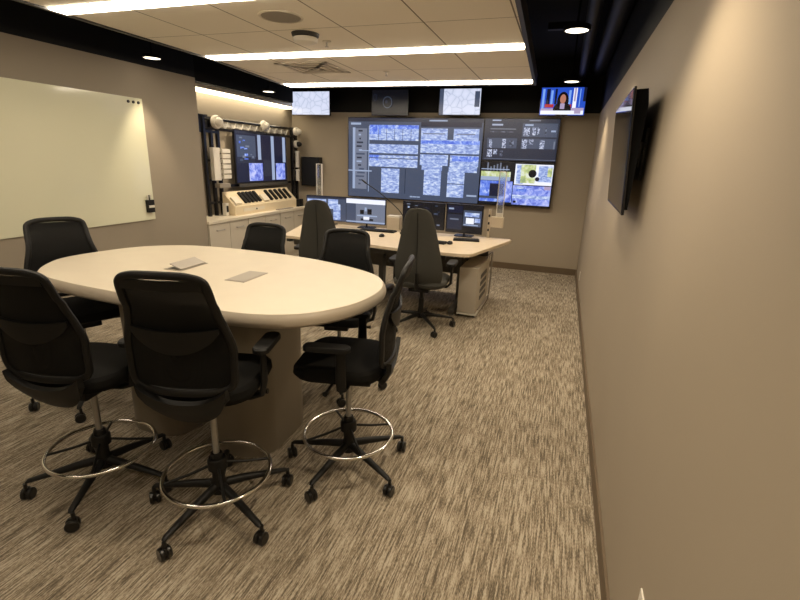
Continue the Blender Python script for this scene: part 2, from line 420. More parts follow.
downlight(-3.93, 3.93, 2.47, 'downlight over the right end of the whiteboard', 34, 62)
downlight(-3.95, 5.9, 2.43, 'downlight in front of the alcove strip light', 40, 115)
downlight(-.045, 3.68, 2.48, 'downlight over the right aisle, the nearer one', 42, 110)
downlight(-.055, 5.78, 2.48, 'downlight over the right aisle, the one above the news screen', 40, 110)
downlight(-.05, 1.6, 2.48, 'downlight over the right aisle, out of the frame overhead', 42, 110)
downlight(-.05, -.3, 2.48, 'downlight over the right aisle, behind the photographer', 42, 110)

# alcove strip light
t = thing('cove_light', 'white strip light along the top of the alcove wall', 'wall light', (-4.43, 5.85, 2.36))
MB().box((-.119, -1.09, .015), (.05, 1.4, .085), bevel=.006).build('housing', 'housing', t)
MB().box((-.11, -1.07, -.012), (.04, 1.38, .0145)).build('lens', 'cove', t, smooth=False)

# ------------------------------------------------------------ whiteboard
t = thing('whiteboard', 'large pale glossy whiteboard on the left wall', 'whiteboard', (XL, 2.7, .905))
MB().box((.002, -1.2, 0), (.016, 1.245, 1.205), bevel=.002).build('panel', 'board', t)
for k, y in enumerate((3.775, 3.835, 3.895)):
    tag(MB().lathe([(0, 0), (.014, 0), (.014, .008), (.011, .011), (0, .011)], (0, 0, 0), 16, Tm((0, 0, 0), 0, PI/2)).build('board_magnet', 'magnet'),
        'small black magnet in the top right corner of the whiteboard', 'magnet', 'whiteboard magnets').location = (XL+.0162, y, 2.068)
t = thing('marker_holder', 'black marker holder at the lower right edge of the whiteboard', 'marker holder', (XL+.0165, 3.875, .985))
MB().box((0, -.04, 0), (.04, .04, .13), bevel=.004).build('cup', 'plastic', t)
MB().box((.0402, -.036, .05), (.043, .036, .075)).build('label_band', 'white', t, smooth=False)
for k, (dy, c) in enumerate(((-.024, 'white'), (-.004, 'plastic'), (.016, 'white'))):
    tag(MB().tube([(0, 0, 0), (0, 0, .05)], .007, 10).build('marker', c), 'whiteboard marker standing in the black holder', 'marker', 'markers in the holder').location = (XL+.038, 3.875+dy, 1.1155)

# ------------------------------------------------------------ meeting table
TZ = .965
outline = [(-2.62, 1.68), (-2.80, 1.86), (-2.87, 2.06), (-2.80, 2.42), (-2.63, 2.62), (-2.40, 2.71), (-2.0, 2.735), (-1.62, 2.705), (-1.30, 2.625), (-1.01, 2.49), (-.88, 2.335), (-.828, 2.13), (-.86, 1.89), (-.98, 1.69), (-1.14, 1.595), (-1.33, 1.563), (-1.65, 1.57), (-1.97, 1.585), (-2.32, 1.61)]
sm = [(p[0], p[1]) for p in catmull([(x, y, 0) for x, y in outline], 6)]
t = thing('meeting_table', 'tall cream topped conference table with rounded ends', 'table', (-1.86, 2.14, 0))
def rp(o): return reparent(o, t)
m = MB().use('table'); m.prism(sm, TZ-.003, TZ, inset=.002); rp(m.build('tabletop', None, None))
m = MB(); cxy = Vector((-1.86, 2.14)); n = len(sm); rings = []
for z, s in ((TZ-.066, .05), (TZ-.063, -.004), (TZ-.052, -.016), (TZ-.034, -.019), (TZ-.014, -.012), (TZ-.0032, .001), (TZ-.0032, .2)):
    ring = []
    for x, y in sm:
        d = Vector((x, y))-cxy; l = d.length; ring.append(m.bm.verts.new((x-d.x/l*s, y-d.y/l*s, z)))
    rings.append(ring)
m._f(rings[0][::-1]); m._f(rings[-1])
for A, B in zip(rings, rings[1:]):
    for k in range(n): m._f([A[k], A[(k+1) % n], B[(k+1) % n], B[k]])
rp(m.build('edge_band', 'rim', None))
for cx in (-1.575, -2.145):
    m = MB(); m.prism(rrect(.42, .54, .15, 8, cx, 2.10), .0, TZ-.0665); rp(m.build('column', 'column', None))
def hatch(x, y, rz, open_):
    h = bpy.data.objects.new('power_hatch', None); COL.objects.link(h)
    h.location = (x, y, TZ+.0005); h.rotation_euler = (0, 0, rz)
    tag(h, 'open flip-up power hatch with its lid raised, left on the tabletop' if open_ else 'closed flat grey power hatch right of centre on the tabletop', 'power hatch', None)
    MB().box((-.06, -.115, 0), (.06, .115, .0025)).build('frame', 'hatch', h, smooth=False)
    if open_:
        MB().box((-.045, -.1, .0027), (.03, .1, .0037)).build('socket_well', 'magnet', h, smooth=False)
        MB().box((-.08, -.105, 0), (0, .105, .004), Tm((.05, 0, .004), 0, R(20), 0)).build('lid', 'hatch', h, smooth=False)
    else:
        MB().box((-.05, -.105, .0026), (.05, .105, .0036)).build('lid', 'hatch', h, smooth=False)
hatch(-2.06, 2.15, R(3), True); hatch(-1.597, 2.10, R(2), False)

# ------------------------------------------------------------ tall task chair
def back_y(z):
    K = [(.66, -.215), (.72, -.228), (.80, -.235), (.90, -.236), (1.0, -.243), (1.1, -.265), (1.17, -.29), (1.21, -.30)]
    for (a, p), (b, q) in zip(K, K[1:]):
        if z <= b: return p+(q-p)*max(0, (z-a))/(b-a)
    return K[-1][1]
def caster_mb():
    m = MB()
    for s in (-1, 1):
        m.lathe([(0, -.010), (.024, -.010), (.029, -.005), (.029, .006), (.024, .010), (0, .010)], (s*.0135, 0, .029), 20, Tm((0, 0, 0), 0, PI/2))
    m.box((-.007, -.014, .02), (.007, .02, .062), bevel=.003)
    m.tube([(0, .008, .055), (0, .008, .09)], .009, 10)
    return m
def star_base(t, radius=.325):
    cm = None
    for k in range(5):
        a = R(72*k+18)
        T = Matrix.Rotation(a, 4, 'Z')
        pts = [T @ Vector(p) for p in ((.02, 0, .135), (.12, 0, .125), (.24, 0, .107), (radius-.012, 0, .096), (radius, 0, .088))]
        leg = MB().tube(pts, [(.021, .022), (.019, .019), (.016, .013), (.014, .010), (.010, .006)], 12).build('base_leg', 'frame', t)
        p = T @ Vector((radius, 0, 0))
        if cm is None: c = caster_mb().build('caster', 'caster', leg); cm = c.data
        else: c = bpy.data.objects.new('caster', cm); COL.objects.link(c); c.parent = leg
        c.location = p-Vector((0, 0, 0)); c.rotation_euler = (0, 0, a+R((37*k) % 90-40))
def back_outline(n=10, inset=0, zt=1.205, zb=.735):
    """closed outline of the back in (x, z): rounded top corners, sides bowing out towards the bottom"""
    P = []
    wt, wm, wb = .157-inset, .200-inset, .19-inset
    zt -= inset; zb += inset
    r = .045
    top = [(-wt+r, zt), (-wt*.4, zt+.006), (wt*.4, zt+.006), (wt-r, zt), (wt-.012, zt-.014), (wt, zt-.045)]
    right = [(wt+.010, zt-.15), (wm, .93), (wm+.001, .86), (wb+.006, zb+.035), (wb-.03, zb+.004)]
    bot = [(wb*.4, zb-.006), (-wb*.4, zb-.006)]
    left = [(-x, z) for x, z in right[::-1]]
    topl = [(-wt, zt-.045), (-wt+.012, zt-.014)]
    P = top+right+bot+left+topl
    return [(p[0], p[1]) for p in catmull([(x, z, 0) for x, z in P], 5)]
def curve_y(x, z): return back_y(z)+.9*x*x*(1 if z < 1.1 else .6)
def make_stool():
    t = thing('task_stool', 'tall black mesh back task stool', 'office chair', (0, 0, 0), 0)
    star_base(t)
    MB().lathe([(0, .095), (.034, .095), (.036, .15), (.027, .17), (.027, .30), (.024, .305), (0, .305)], seg=24).build('column_sleeve', 'frame', t)
    MB().lathe([(0, .3055), (.0145, .3055), (.0145, .60), (0, .60)], seg=20).build('gas_lift', 'lift', t)
    ring = [(.235*math.cos(2*PI*k/64), .235*math.sin(2*PI*k/64), .205) for k in range(64)]
    fr = MB().tube(ring, .0095, 12, closed=True).build('foot_ring', 'chrome', t)
    for k in range(4):
        a = R(90*k+30)
        MB().tube([(.028*math.cos(a), .028*math.sin(a), .245), (.12*math.cos(a), .12*math.sin(a), .222), (.226*math.cos(a), .226*math.sin(a), .205)], .0065, 10).build('ring_spoke', 'frame', fr)
    MB().lathe([(.029, .225), (.043, .225), (.043, .27), (.036, .28), (.029, .28)], seg=24, loop=True).build('ring_collar', 'frame', t)
    up = []
    m = MB(); m.box((-.085, -.13, .575), (.085, .12, .635), bevel=.012); m.box((-.05, -.2, .60), (.05, -.12, .64), bevel=.01)
    up.append(m.build('seat_mechanism', 'frame', t))
    for s in (-1, 1):
        up.append(MB().tube([(s*.08, .05, .60), (s*.19, .06, .595), (s*.235, .06, .60)], [.007, .007, .013], 8).build('adjustment_lever', 'plastic', t))
    # seat cushion
    m = MB(); rings = []
    for z, s in ((.640, .86), (.648, .95), (.672, 1), (.70, .985), (.715, .93), (.722, .75), (.724, .4)):
        ring = []
        for x, y in rrect(.46, .44, .12, 7):
            wz = z-(.022*max(0, (y-.12)/.12)**2 if z > .66 else 0)
            ring.append(m.bm.verts.new((x*s, y*s+.03, wz)))
        rings.append(ring)
    m._f(rings[0][::-1]); m._f(rings[-1]); n = len(rings[0])
    for A, B in zip(rings, rings[1:]):
        for k in range(n): m._f([A[k], A[(k+1) % n], B[(k+1) % n], B[k]])
    up.append(m.build('seat', 'seat', t))
    # back frame : rounded loop
    ol = back_outline()
    m = MB()
    m.tube([(x, curve_y(x, z), z) for x, z in ol], (.0155, .0135), 10, closed=True, up=(0, 1, 0))
    # curled top rail
    bf = m.build('back_frame', 'frame', t); up.append(bf)
    m = MB(); P = []
    for i in range(15):
        z = .75+i/14*.44; row = []
        xs = [x for x, zz in ol if abs(zz-z) < .012] or [x for x, zz in ol if abs(zz-z) < .04]
        w = max(xs)-.008
        for j in range(13):
            x = -w+2*w*j/12; row.append((x, curve_y(x, z)+.002, z))
        P.append(row)
    m.grid(P, .004); up.append(m.build('mesh_panel', 'mesh', t))
    # top rail, lighter band
    m = MB(); P = []
    for i in range(4):
        z = 1.158+i*.012
        P.append([(-.143+.286*j/10, curve_y(-.143+.286*j/10, z)-.008, z) for j in range(11)])
    m.grid(P, .008); up.append(m.build('top_rail', 'plastic', t))
    # crescent lumbar pad
    m = MB(); P = []
    for j in range(15):
        x = -.165+.33*j/14; q = 1-(x/.165)**2
        zt = 1.0-.012*q; zb = .985-.085*q**.8-.004
        P.append([(x, curve_y(x, zt*(1-k/4)+zb*k/4)-.012, zt*(1-k/4)+zb*k/4) for k in range(5)])
    m.grid(P, .012); up.append(m.build('lumbar_support', 'frame', t))
    # lower yoke: wide solid band curving under the seat, with the open slot above it
    m = MB(); P = []
    for j in range(17):
        x = -.178+.356*j/16; q = 1-abs(x/.178)**2.4
        zt = .755-.07*q; zb = .755-.045-.135*q
        P.append([(x, -.232+.02*q*(k/3)+.045*q*(k/3)**2, zt*(1-k/3)+zb*k/3) for k in range(4)])
    m.grid(P, .024)
    m.box((-.045, -.19, .592), (.045, -.14, .648), bevel=.008)
    up.append(m.build('back_yoke', 'frame', t))
    for s in (-1, 1):
        a = MB()
        a.tube([(s*.09, -.02, .605), (s*.19, -.02, .612), (s*.238, -.02, .63), (s*.25, -.02, .69), (s*.25, -.02, .83)], [(.012, .022), (.012, .022), (.012, .024), (.013, .026), (.011, .022)], 12, up=(0, 1, 0))
        a = a.build('armrest', 'plastic', t); up.append(a)
        MB().prism(rrect(.07, .22, .032, 6, s*.247, .045), .83, .853, inset=.006).build('arm_pad', 'plastic', a)
    for o in up: o['up'] = 1
    return t
proto = make_stool()
def place_stool(o, x, y, face, dz, label, star):
    """face: direction the sitter looks, degrees from +x; star: direction of one base leg"""
    o.location = (x, y, 0); o.rotation_euler.z = R(face-90); o['label'] = label; o['group'] = 'tall stools around the meeting table'
    for c in bpy.data.objects:
        if c.parent == o and c.get('up'): c.location.z = dz
        if c.parent == o and c.name.startswith('base_leg'): c.rotation_euler.z = R(star-18-(face-90))
    return o
spots = [(-1.35, 1.475, 106, 0.0, 'tall black mesh stool in front of the table, centre foreground, second from the left edge', 51),
         (-2.0, 1.42, 100, -.045, 'tall black mesh stool in front of the table, cut by the left photo edge', 8),
         (-.925, 1.99, 192, -.05, 'tall black stool seen side-on at the right end of the table', 45),
         (-2.83, 2.02, -25, -.045, 'black stool at the left end of the table, in front of the whiteboard', 20),
         (-2.10, 2.76, -88, -.11, 'black stool behind the table, in front of the cream cabinets', 30),
         (-1.39, 2.83, -76, -.11, 'black stool behind the table, in front of the left grey high back chair', 10)]
objs = [proto]+[copy_tree(proto) for _ in spots[1:]]
for o, s in zip(objs, spots): place_stool(o, *s)
for o in bpy.data.objects:
    if 'up' in o: del o['up']

# ------------------------------------------------------------ workstation
DZ = .745
t = thing('console_desk', 'long two-seat workstation desk with pale top facing the video wall', 'desk', (-1.85, 5.1, 0))
top = [(-2.97, 4.62), (-2.9, 4.56), (-2.0, 4.53), (-1.74, 4.49), (-1.48, 4.45), (-1.14, 4.46), (-.86, 4.47), (-.79, 4.50), (-.76, 4.56), (-.50, 5.62), (-.53, 5.68), (-3.22, 5.72), (-3.28, 5.66)]
m = MB().prism(top[::1], DZ-.032, DZ, inset=.004); reparent(m.build('desktop', 'desk', None), t)
for x in (-2.9, -1.95, -.99):
    m = MB(); m.box((x-.035, 4.75, .03), (x+.035, 5.5, .07), bevel=.008); m.box((x-.03, 5.1, .07), (x+.03, 5.2, DZ-.075), bevel=.006); m.box((x-.025, 4.6, DZ-.074), (x+.025, 5.62, DZ-.034), bevel=.004)
    for y in (4.78, 5.47): m.lathe([(0, 0), (.03, 0), (.03, .03), (0, .03)], (x, y, 0), 16)
    reparent(m.build('leg', 'deskmetal', None), t)
m = MB(); m.box((-3.0, 5.56, .28), (-.75, 5.58, DZ-.033)); reparent(m.build('modesty_panel', 'deskmetal', None, smooth=False), t)
m = MB()
for x0, x1 in ((-2.85, -2.0), (-1.88, -1.06)): m.box((x0, 4.63, DZ-.11), (x1, 4.68, DZ-.034), bevel=.008)
reparent(m.build('cable_tray', 'deskmetal', None), t)

def screen_mb(w, h, rects, base):
    """screen in local XZ, facing -Y, lower-left origin; rects = (u0, v0, u1, v1, material), v down from the top"""
    m = MB().use(base); m.box((0, -.001, 0), (w, .0, h))
    for k, (u0, v0, u1, v1, c) in enumerate(rects):
        m.use(c); y = -.0014-.0003*k
        m.box((u0*w, y, (1-v1)*h), (u1*w, -.001, (1-v0)*h))
    return m
def disc(mb, w, h, u, v, ru, rv, c, y=-.02, n=20):
    mb.use(c); mb.prism([(u*w+ru*w*math.cos(2*PI*k/n), (1-v)*h+rv*h*math.sin(2*PI*k/n)) for k in range(n)], 0, .0006, Matrix(((1, 0, 0, 0), (0, 0, 1, y), (0, 1, 0, 0), (0, 0, 0, 1))))
    return mb
def monitor(x, y, w, h, zb, rz, rects, base, label):
    t = thing('desk_monitor', label, 'monitor', (x, y, DZ), rz, 'monitors along the back of the desk')
    b = .008
    MB().box((-w/2, 0, zb-DZ), (w/2, .035, zb-DZ+h), bevel=.006).build('casing', 'bezel', t)
    s = screen_mb(w-2*b, h-2*b, rects, base).build('screen', None, t, smooth=False); s.location = (-w/2+b, -.0002, zb-DZ+b)
    MB().tube([(0, .05, .012), (0, .05, zb-DZ+h*.5)], (.022, .012), 10).build('stand_post', 'bezel', t)
    MB().prism(rrect(.22, .18, .03, 5, 0, .06), .0005, .012).build('stand_foot', 'bezel', t)
RN = random.Random(3)
def speck(n, cols, u0=0.03, u1=.97, v0=.05, v1=.95, su=.12, sv=.1):
    out = []
    for _ in range(n):
        u = RN.uniform(u0, u1-su); v = RN.uniform(v0, v1-sv)
        out.append((u, v, u+RN.uniform(.3, 1)*su, v+RN.uniform(.3, 1)*sv, RN.choice(cols)))
    return out
MY = 5.56
monitor(-2.915, MY, .57, .325, .80, R(4), [(.0, 0, 1, .08, 's_dark'), (.02, .12, .5, .9, 's_map'), (.55, .1, .8, .5, 's_map'), (.68, .3, .86, .95, 's_map'), (.86, .1, .98, .9, 's_slate')], 's_slate', 'desk monitor at the left end, behind the grey high back chair')
monitor(-2.355, MY, .545, .325, .80, R(2), [(0, .02, 1, .2, 's_white'), (0, .2, .25, 1, 's_slate'), (.36, .45, .46, .62, 's_black'), (.55, .4, .66, .62, 's_black'), (.48, .34, .53, .5, 's_line'), (.28, .66, .8, .71, 's_line'), (.45, .72, .6, .84, 's_white'), (.38, .8, .45, .88, 's_black'), (.6, .8, .7, .88, 's_black'), (0, .92, 1, .97, 's_line')], 's_grey', 'desk monitor with a white bar across the top, left of the centre of the desk')
monitor(-1.585, MY, .545, .325, .80, R(-2), speck(26, ['s_slate', 's_grey', 's_dark', 's_line', 's_navy'], su=.1, sv=.07), 's_black', 'dark desk monitor behind the right hand grey chair')
monitor(-1.075, MY, .455, .345, .785, R(-4), [(.03, .04, .45, .3, 's_navy'), (.06, .12, .2, .18, 's_line'), (.03, .35, .45, .9, 's_dark'), (.1, .5, .35, .55, 's_grey'), (.48, .18, .98, .75, 's_slate'), (.52, .26, .92, .4, 's_map'), (.56, .45, .78, .66, 's_white'), (.8, .45, .95, .6, 's_map'), (.5, .68, .9, .72, 's_line')], 's_black', 'dark desk monitor at the right end of the desk, with a bright map window')

def stick(x, y, lab):
    t = thing('light_tower', lab, 'stand', (x, y, DZ), 0, 'clear stands on beige brackets')
    MB().box((-.045, -.03, 0), (-.015, .03, .34), bevel=.004).build('post', 'beige', t)
    m = MB()
    for z in (.08, .16, .25): m.box((-.05+.008, -.0315, z), (-.05+.028, -.0302, z+.03))
    m.build('slot', 'magnet', t, smooth=False)
    MB().box((-.014, -.045, .13), (.135, .045, .255), bevel=.006).build('bracket', 'beige', t)
    MB().box((.045, -.012, .256), (.115, .012, .76)).build('panel', 'acrylic', t, smooth=False)
    m = MB()
    for xx in (.04, .115): m.box((xx, -.014, .256), (xx+.007, .014, .78))
    m.box((.04, -.014, .77), (.122, .014, .78)); m.box((.0475, -.016, .256), (.1145, .016, .30)); m.build('rim', 'white', t, smooth=False)
stick(-.755, 5.665, 'clear upright stand on a beige bracket at the right end of the desk')
stick(-3.15, 5.665, 'clear upright stand on a beige bracket at the left end of the desk')

def keyboard(x, y, rz, w=.43, lab=''):
    t = thing('keyboard', lab, 'keyboard', (x, y, DZ), rz, 'black keyboards')
    MB().box((-w/2, -.07, .0005), (w/2, .07, .016), bevel=.004).build('case', 'plastic', t)
    m = MB()
    for i in range(5):
        for j in range(16): m.box((-w/2+.012+j*(w-.024)/16, -.058+i*.024, .0162), (-w/2+.009+(j+1)*(w-.024)/16, -.038+i*.024, .021))
    m.build('keys', 'frame', t, smooth=False)
keyboard(-1.35, 4.98, R(-6), lab='black keyboard on the desk just right of the right hand grey chair')
keyboard(-.98, 5.30, R(10), .30, 'small black keyboard in front of the rightmost desk monitor')
keyboard(-2.12, 5.42, R(2), .45, 'black keyboard between the two pairs of desk monitors')
keyboard(-2.55, 4.95, R(2), .43, 'black keyboard before the left monitors, hidden by the stool backs')
def mouse(x, y, rz, lab):
    m = MB(); T = Tm((0, 0, 0), 0, 0, 0)
    m.lathe([(0, .0005), (.03, .0005), (.031, .012), (.024, .026), (.01, .033), (0, .034)], seg=20, T=Matrix.Diagonal((1, 1.6, 1, 1)))
    o = tag(m.build('computer_mouse', 'plastic'), lab, 'mouse'); o.location = (x, y, DZ); o.rotation_euler.z = rz
mouse(-1.10, 4.98, 0, 'black mouse on the desk beside the keyboard')
mouse(-1.93, 5.05, 0, 'small dark mouse on the middle of the desk')
t = thing('desk_phone', 'black desk phone on the desk between the monitor pairs', 'phone', (-1.70, 5.40, DZ), R(-8))
MB().box((-.09, -.09, .0005), (.09, .09, .03), Tm((0, 0, .0), 0, 0), bevel=.006).build('base', 'plastic', t)
MB().box((-.085, -.085, .031), (-.035, .085, .058), bevel=.012).build('handset', 'frame', t)
MB().box((-.02, .01, .0305), (.07, .075, .034)).build('display', 's_grey', t, smooth=False)
t = thing('papers_box', 'small cream box on the back of the desk by the microphone', 'box', (-1.98, 5.62, DZ), 0)
MB().box((-.08, -.05, .0005), (.08, .05, .16), bevel=.003).build('carton', 'beige', t)
MB().box((-.083, -.053, .161), (.083, .053, .185), bevel=.003).build('lid', 'white', t)
t = thing('gooseneck_microphone', 'thin black microphone arm leaning left in front of the video wall', 'microphone', (-1.862, 5.665, DZ))
MB().lathe([(0, .0005), (.03, .0005), (.031, .01), (.015, .022), (0, .022)], seg=20).build('base', 'plastic', t)
g = catmull([(0, 0, .02), (-.01, .0, .15), (-.1, .03, .26), (-.35, .05, .44), (-.56, .06, .56)], 6, False)
MB().tube(g, .006, 8).build('arm', 'plastic', t)
MB().tube([(-.56, .06, .56), (-.62, .062, .60)], [.012, .009], 10).build('capsule', 'frame', t)

# wheeled computer tower
t = thing('computer_tower', 'beige wheeled computer tower standing under the right end of the desk', 'computer', (-.82, 5.12, 0), R(-1))
MB().box((-.10, -.36, .05), (.10, .36, .55), bevel=.01).build('case', 'pc', t)
m = MB()
for z in (.16, .24, .32, .40): m.box((.1005, -.18, z), (.104, .18, z+.045))
m.build('vent', 'pcdark', t, smooth=False)
m = MB(); m.box((-.10, -.37, .03), (.115, .37, .048)); m.build('trolley', 'white', t, smooth=False)
m = MB().tube([(.125, .32, .04), (.125, .37, .3), (.125, .37, .60), (.125, .25, .62), (.125, .10, .62)], .009, 10); m.tube([(.125, -.35, .10), (.125, .32, .10)], .008, 10)
m.tube([(.1, .10, .55), (.125, .10, .62)], .008, 8); m.tube([(.1, .32, .038), (.125, .32, .04)], .009, 8)
m.build('handle_rail', 'steel', t)
for x in (-.08, .08):
    for y in (-.32, .32):
        MB().lathe([(0, -.01), (.015, -.01), (.015, .01), (0, .01)], (x, y, .015), 14, Tm((0, 0, 0), 0, PI/2)).build('wheel', 'caster', t)

# grey high back chairs
def make_high():
    t = thing('high_back_chair', 'x', 'office chair', (0, 0, 0), 0)
    star_base(t, .33)
    MB().lathe([(0, .095), (.034, .095), (.034, .17), (.026, .2), (.026, .3), (0, .3)], seg=20).build('column_sleeve', 'frame', t)
    MB().lathe([(0, .3), (.016, .3), (.016, .42), (0, .42)], seg=16).build('gas_lift', 'frame', t)
    MB().box((-.1, -.17, .40), (.1, .13, .455), bevel=.012).build('seat_mechanism', 'frame', t)
    m = MB(); rings = []
    for z, s in ((.456, .88), (.47, .97), (.495, 1), (.515, .97), (.53, .88), (.535, .5)):
        rings.append([m.bm.verts.new((x*s, y*s, z)) for x, y in rrect(.52, .50, .13, 7)])
    m._f(rings[0][::-1]); m._f(rings[-1]); n = len(rings[0])
    for A, B in zip(rings, rings[1:]):
        for k in range(n): m._f([A[k], A[(k+1) % n], B[(k+1) % n], B[k]])
    m.build('seat', 'gchair', t)
    # tall tapered padded shell
    K = [(.44, .17, -.17), (.50, .215, -.225), (.58, .232, -.25), (.68, .228, -.262), (.80, .205, -.268), (.92, .18, -.272), (1.04, .152, -.285), (1.12, .132, -.30), (1.175, .11, -.31), (1.20, .08, -.315), (1.21, .03, -.315)]
    m = MB(); rings = []
    for z, w, y in K:
        ring = []; th = .032 if .5 < z < 1.17 else .018
        for k in range(28):
            a = 2*PI*k/28; cx = math.copysign(abs(math.cos(a))**.6, math.cos(a)); sy = math.copysign(abs(math.sin(a))**.8, math.sin(a))
            x = w*cx; ring.append(m.bm.verts.new((x, y+th*sy+.9*x*x, z)))
        rings.append(ring)
    m._f(rings[0][::-1]); m._f(rings[-1]); n = 28
    for A, B in zip(rings, rings[1:]):
        for k in range(n): m._f([A[k], A[(k+1) % n], B[(k+1) % n], B[k]])
    b = m.build('backrest', 'gchair', t, ang=60)
    MB().tube([(0, y-.034, z) for z, w, y in K[2:9]], .003, 6).build('back_seam', 'frame', b)
    MB().tube([(0, -.1, .43), (0, -.22, .44), (0, -.285, .50), (0, -.30, .62)], [(.05, .015)]*3+[(.03, .01)], 12).build('back_bracket', 'frame', t)
    for s in (-1, 1):
        a = MB().tube([(s*.1, 0, .43), (s*.25, 0, .44), (s*.285, 0, .48), (s*.285, 0, .66)], (.014, .024), 10, up=(0, 1, 0)).build('armrest', 'frame', t)
        MB().prism(rrect(.09, .25, .04, 6, s*.285, .02), .661, .69, inset=.006).build('arm_pad', 'plastic', a)
    return t
hc = make_high(); hc.location = (-1.20, 4.29, 0); hc.rotation_euler.z = R(4)
hc['label'] = 'grey high back chair at the right seat of the workstation'; hc['group'] = 'grey high back chairs at the workstation'
h2 = copy_tree(hc); h2.location = (-2.33, 4.42, 0); h2.rotation_euler.z = R(12)
h2['label'] = 'grey high back chair at the left seat of the workstation, behind the black stool'
h2['group'] = hc['group']

# ------------------------------------------------------------ video wall
def display(name, x0, z0, w, h, y, rects, base, label, cat='display', tilt=0, depth=.05, group=None, extra=None):
    t = thing(name, label, cat, (x0+w/2, y, z0), 0, group)
    b = .010
    T = Matrix.Rotation(tilt, 4, 'X')
    MB().box((-w/2, 0, 0), (w/2, depth, h), T, bevel=.004).build('casing', 'bezel', t)
    m = screen_mb(w-2*b, h-2*b, rects, base)
    if extra: extra(m, w-2*b, h-2*b)
    s = m.build('screen', None, t, smooth=False); s.location = T @ Vector((-w/2+b, -.0002, b)); s.rotation_euler.x = tilt
    MB().box((-w*.2, 0, h*.3), (w*.2, YB-.001-y-depth*0, h*.6), None).build('wall_mount', 'bezel', t, smooth=False) if False else None
    m = MB(); p = T @ Vector((0, depth, h*.55)); m.box((-.12, p.y-.004, p.z-.06), (.12, YB-y-.0005, p.z+.06)); m.build('wall_mount', 'bezel', t, smooth=False)
    return t
r = [(0, 0, 1, .045, 's_dark'), (.02, .06, .1, .085, 's_line'), (.62, .02, .75, .035, 's_line'), (.56, .045, .99, .10, 's_navy')]
r += [(.035, .12, .055, .9, 's_line'), (.055, .13, .15, .9, 's_grey')]
r += [(.06+RN.uniform(0, .03), .15+.048*k, .09+RN.uniform(.01, .05), .17+.048*k, RN.choice(['s_line', 's_slate', 's_dark', 's_line'])) for k in range(15)]
r += [(.0, .655, .19, .67, 's_line'), (.09, .40, .2, .412, 's_line')]
r += [(.17, .085, .545, .13, 's_blue'), (.17, .13, .545, .27, 's_map'), (.17, .13, .26, .2, 's_blue'), (.17, .32, .545, .43, 's_map'), (.17, .455, .545, .60, 's_map'), (.17, .455, .25, .52, 's_blue'), (.17, .488, .545, .498, 's_slate')]
for k in range(5): r.append((.24+.062*k, .13, .243+.062*k, .27, 's_slate'))
r += [(.165, .1, .168, .93, 's_line')]
r += [(.27, .62, .41, .93, 's_map'), (.60, .62, .725, .93, 's_map'), (.455, .62, .458, .93, 's_dark'), (.605, .6, .607, .62, 's_line')]
r += [(.565, .12, .755, .25, 's_map'), (.80, .12, .975, .25, 's_map'), (.565, .25, .985, .41, 's_map'), (.565, .26, .985, .30, 's_blue'), (.565, .43, .985, .56, 's_map'), (.80, .44, .985, .50, 's_blue'), (.58, .56, .73, .62, 's_map'), (.78, .56, .98, .63, 's_map')]
r += [(.77, .43, .785, .57, 's_slate'), (.58, .175, .74, .188, 's_grey'), (.82, .175, .95, .188, 's_grey')]
r += [(.775, .63, .895, .94, 's_map'), (.775, .77, .895, .78, 's_slate'), (.92, .90, .99, .92, 's_line')]
r += [(.50, .955, .515, .972, 's_line'), (.52, .957, .55, .970, 's_line'), (.555, .957, .575, .97, 's_line')]
display('video_wall_display', -3.45, .985, 2.225, 1.26, 7.37, r, 's_slate', 'huge wall display of blue and white aerial map strips on the back wall')
r = [(0, 0, 1, .07, 's_dark'), (.1, .02, .22, .05, 's_line'), (.6, .02, .75, .05, 's_grey'), (.04, .1, .46, .42, 's_dark'), (.52, .1, .98, .42, 's_slate'), (.1, .12, .25, .16, 's_line'), (.55, .12, .66, .16, 's_line')]
r += [(.08, .23, .43, .25, 's_grey'), (.08, .3, .4, .32, 's_table'), (.54, .2, .62, .40, 's_text'), (.65, .19, .70, .38, 's_text'), (.72, .19, .75, .36, 's_text'), (.82, .2, .84, .36, 's_table'), (.9, .26, .96, .3, 's_line')]
r += [(.05, .46, .46, .70, 's_slate'), (.52, .46, .98, .70, 's_slate'), (.08, .50, .12, .70, 's_text'), (.26, .48, .31, .70, 's_text'), (.36, .50, .42, .66, 's_table'), (.53, .48, .60, .70, 's_text'), (.62, .48, .68, .60, 's_text'), (.77, .5, .83, .70, 's_text'), (.95, .52, .97, .70, 's_grey')]
r += [(.06, .74, .13, .93, 's_text'), (.15, .74, .20, .86, 's_text'), (.24, .76, .28, .9, 's_table'), (.02, .96, 1, .97, 's_grey')]
display('video_wall_display', -1.222, 1.645, 1.077, .60, 7.37, r, 's_dark', 'dark upper right wall display showing tables and columns of text')
r = [(0, 0, .42, .40, 's_black'), (.0, .33, .42, .38, 's_line'), (.0, .22, .42, .34, 's_yel'), (0, .38, .42, .4, 's_yel')]
for k in range(7): r.append((.08+.045*k, .02+.03*((k*3) % 4), .10+.045*k, .20, 's_grey'))
r += [(0, .16, .40, .18, 's_line'), (0, .38, .42, .43, 's_line'), (0, .44, .46, .93, 's_blue'), (.14, .50, .34, .80, 's_navy'), (.0, .80, .28, .86, 's_slate'), (.35, .44, .45, .9, 's_peri')]
r += [(.48, .03, .99, .50, 's_white'), (.50, .05, .60, .48, 's_map'), (.56, .04, .76, .46, 's_yel'), (.80, .06, .98, .42, 's_map'), (.92, .1, .98, .3, 's_yel')]
r += [(.47, .52, .99, .97, 's_peri'), (.52, .56, .62, .62, 's_map'), (.52, .6, .66, .66, 's_blue'), (.47, .74, .99, .82, 's_map'), (.49, .88, .53, .93, 's_black'), (.90, .52, .985, .60, 's_pink')]
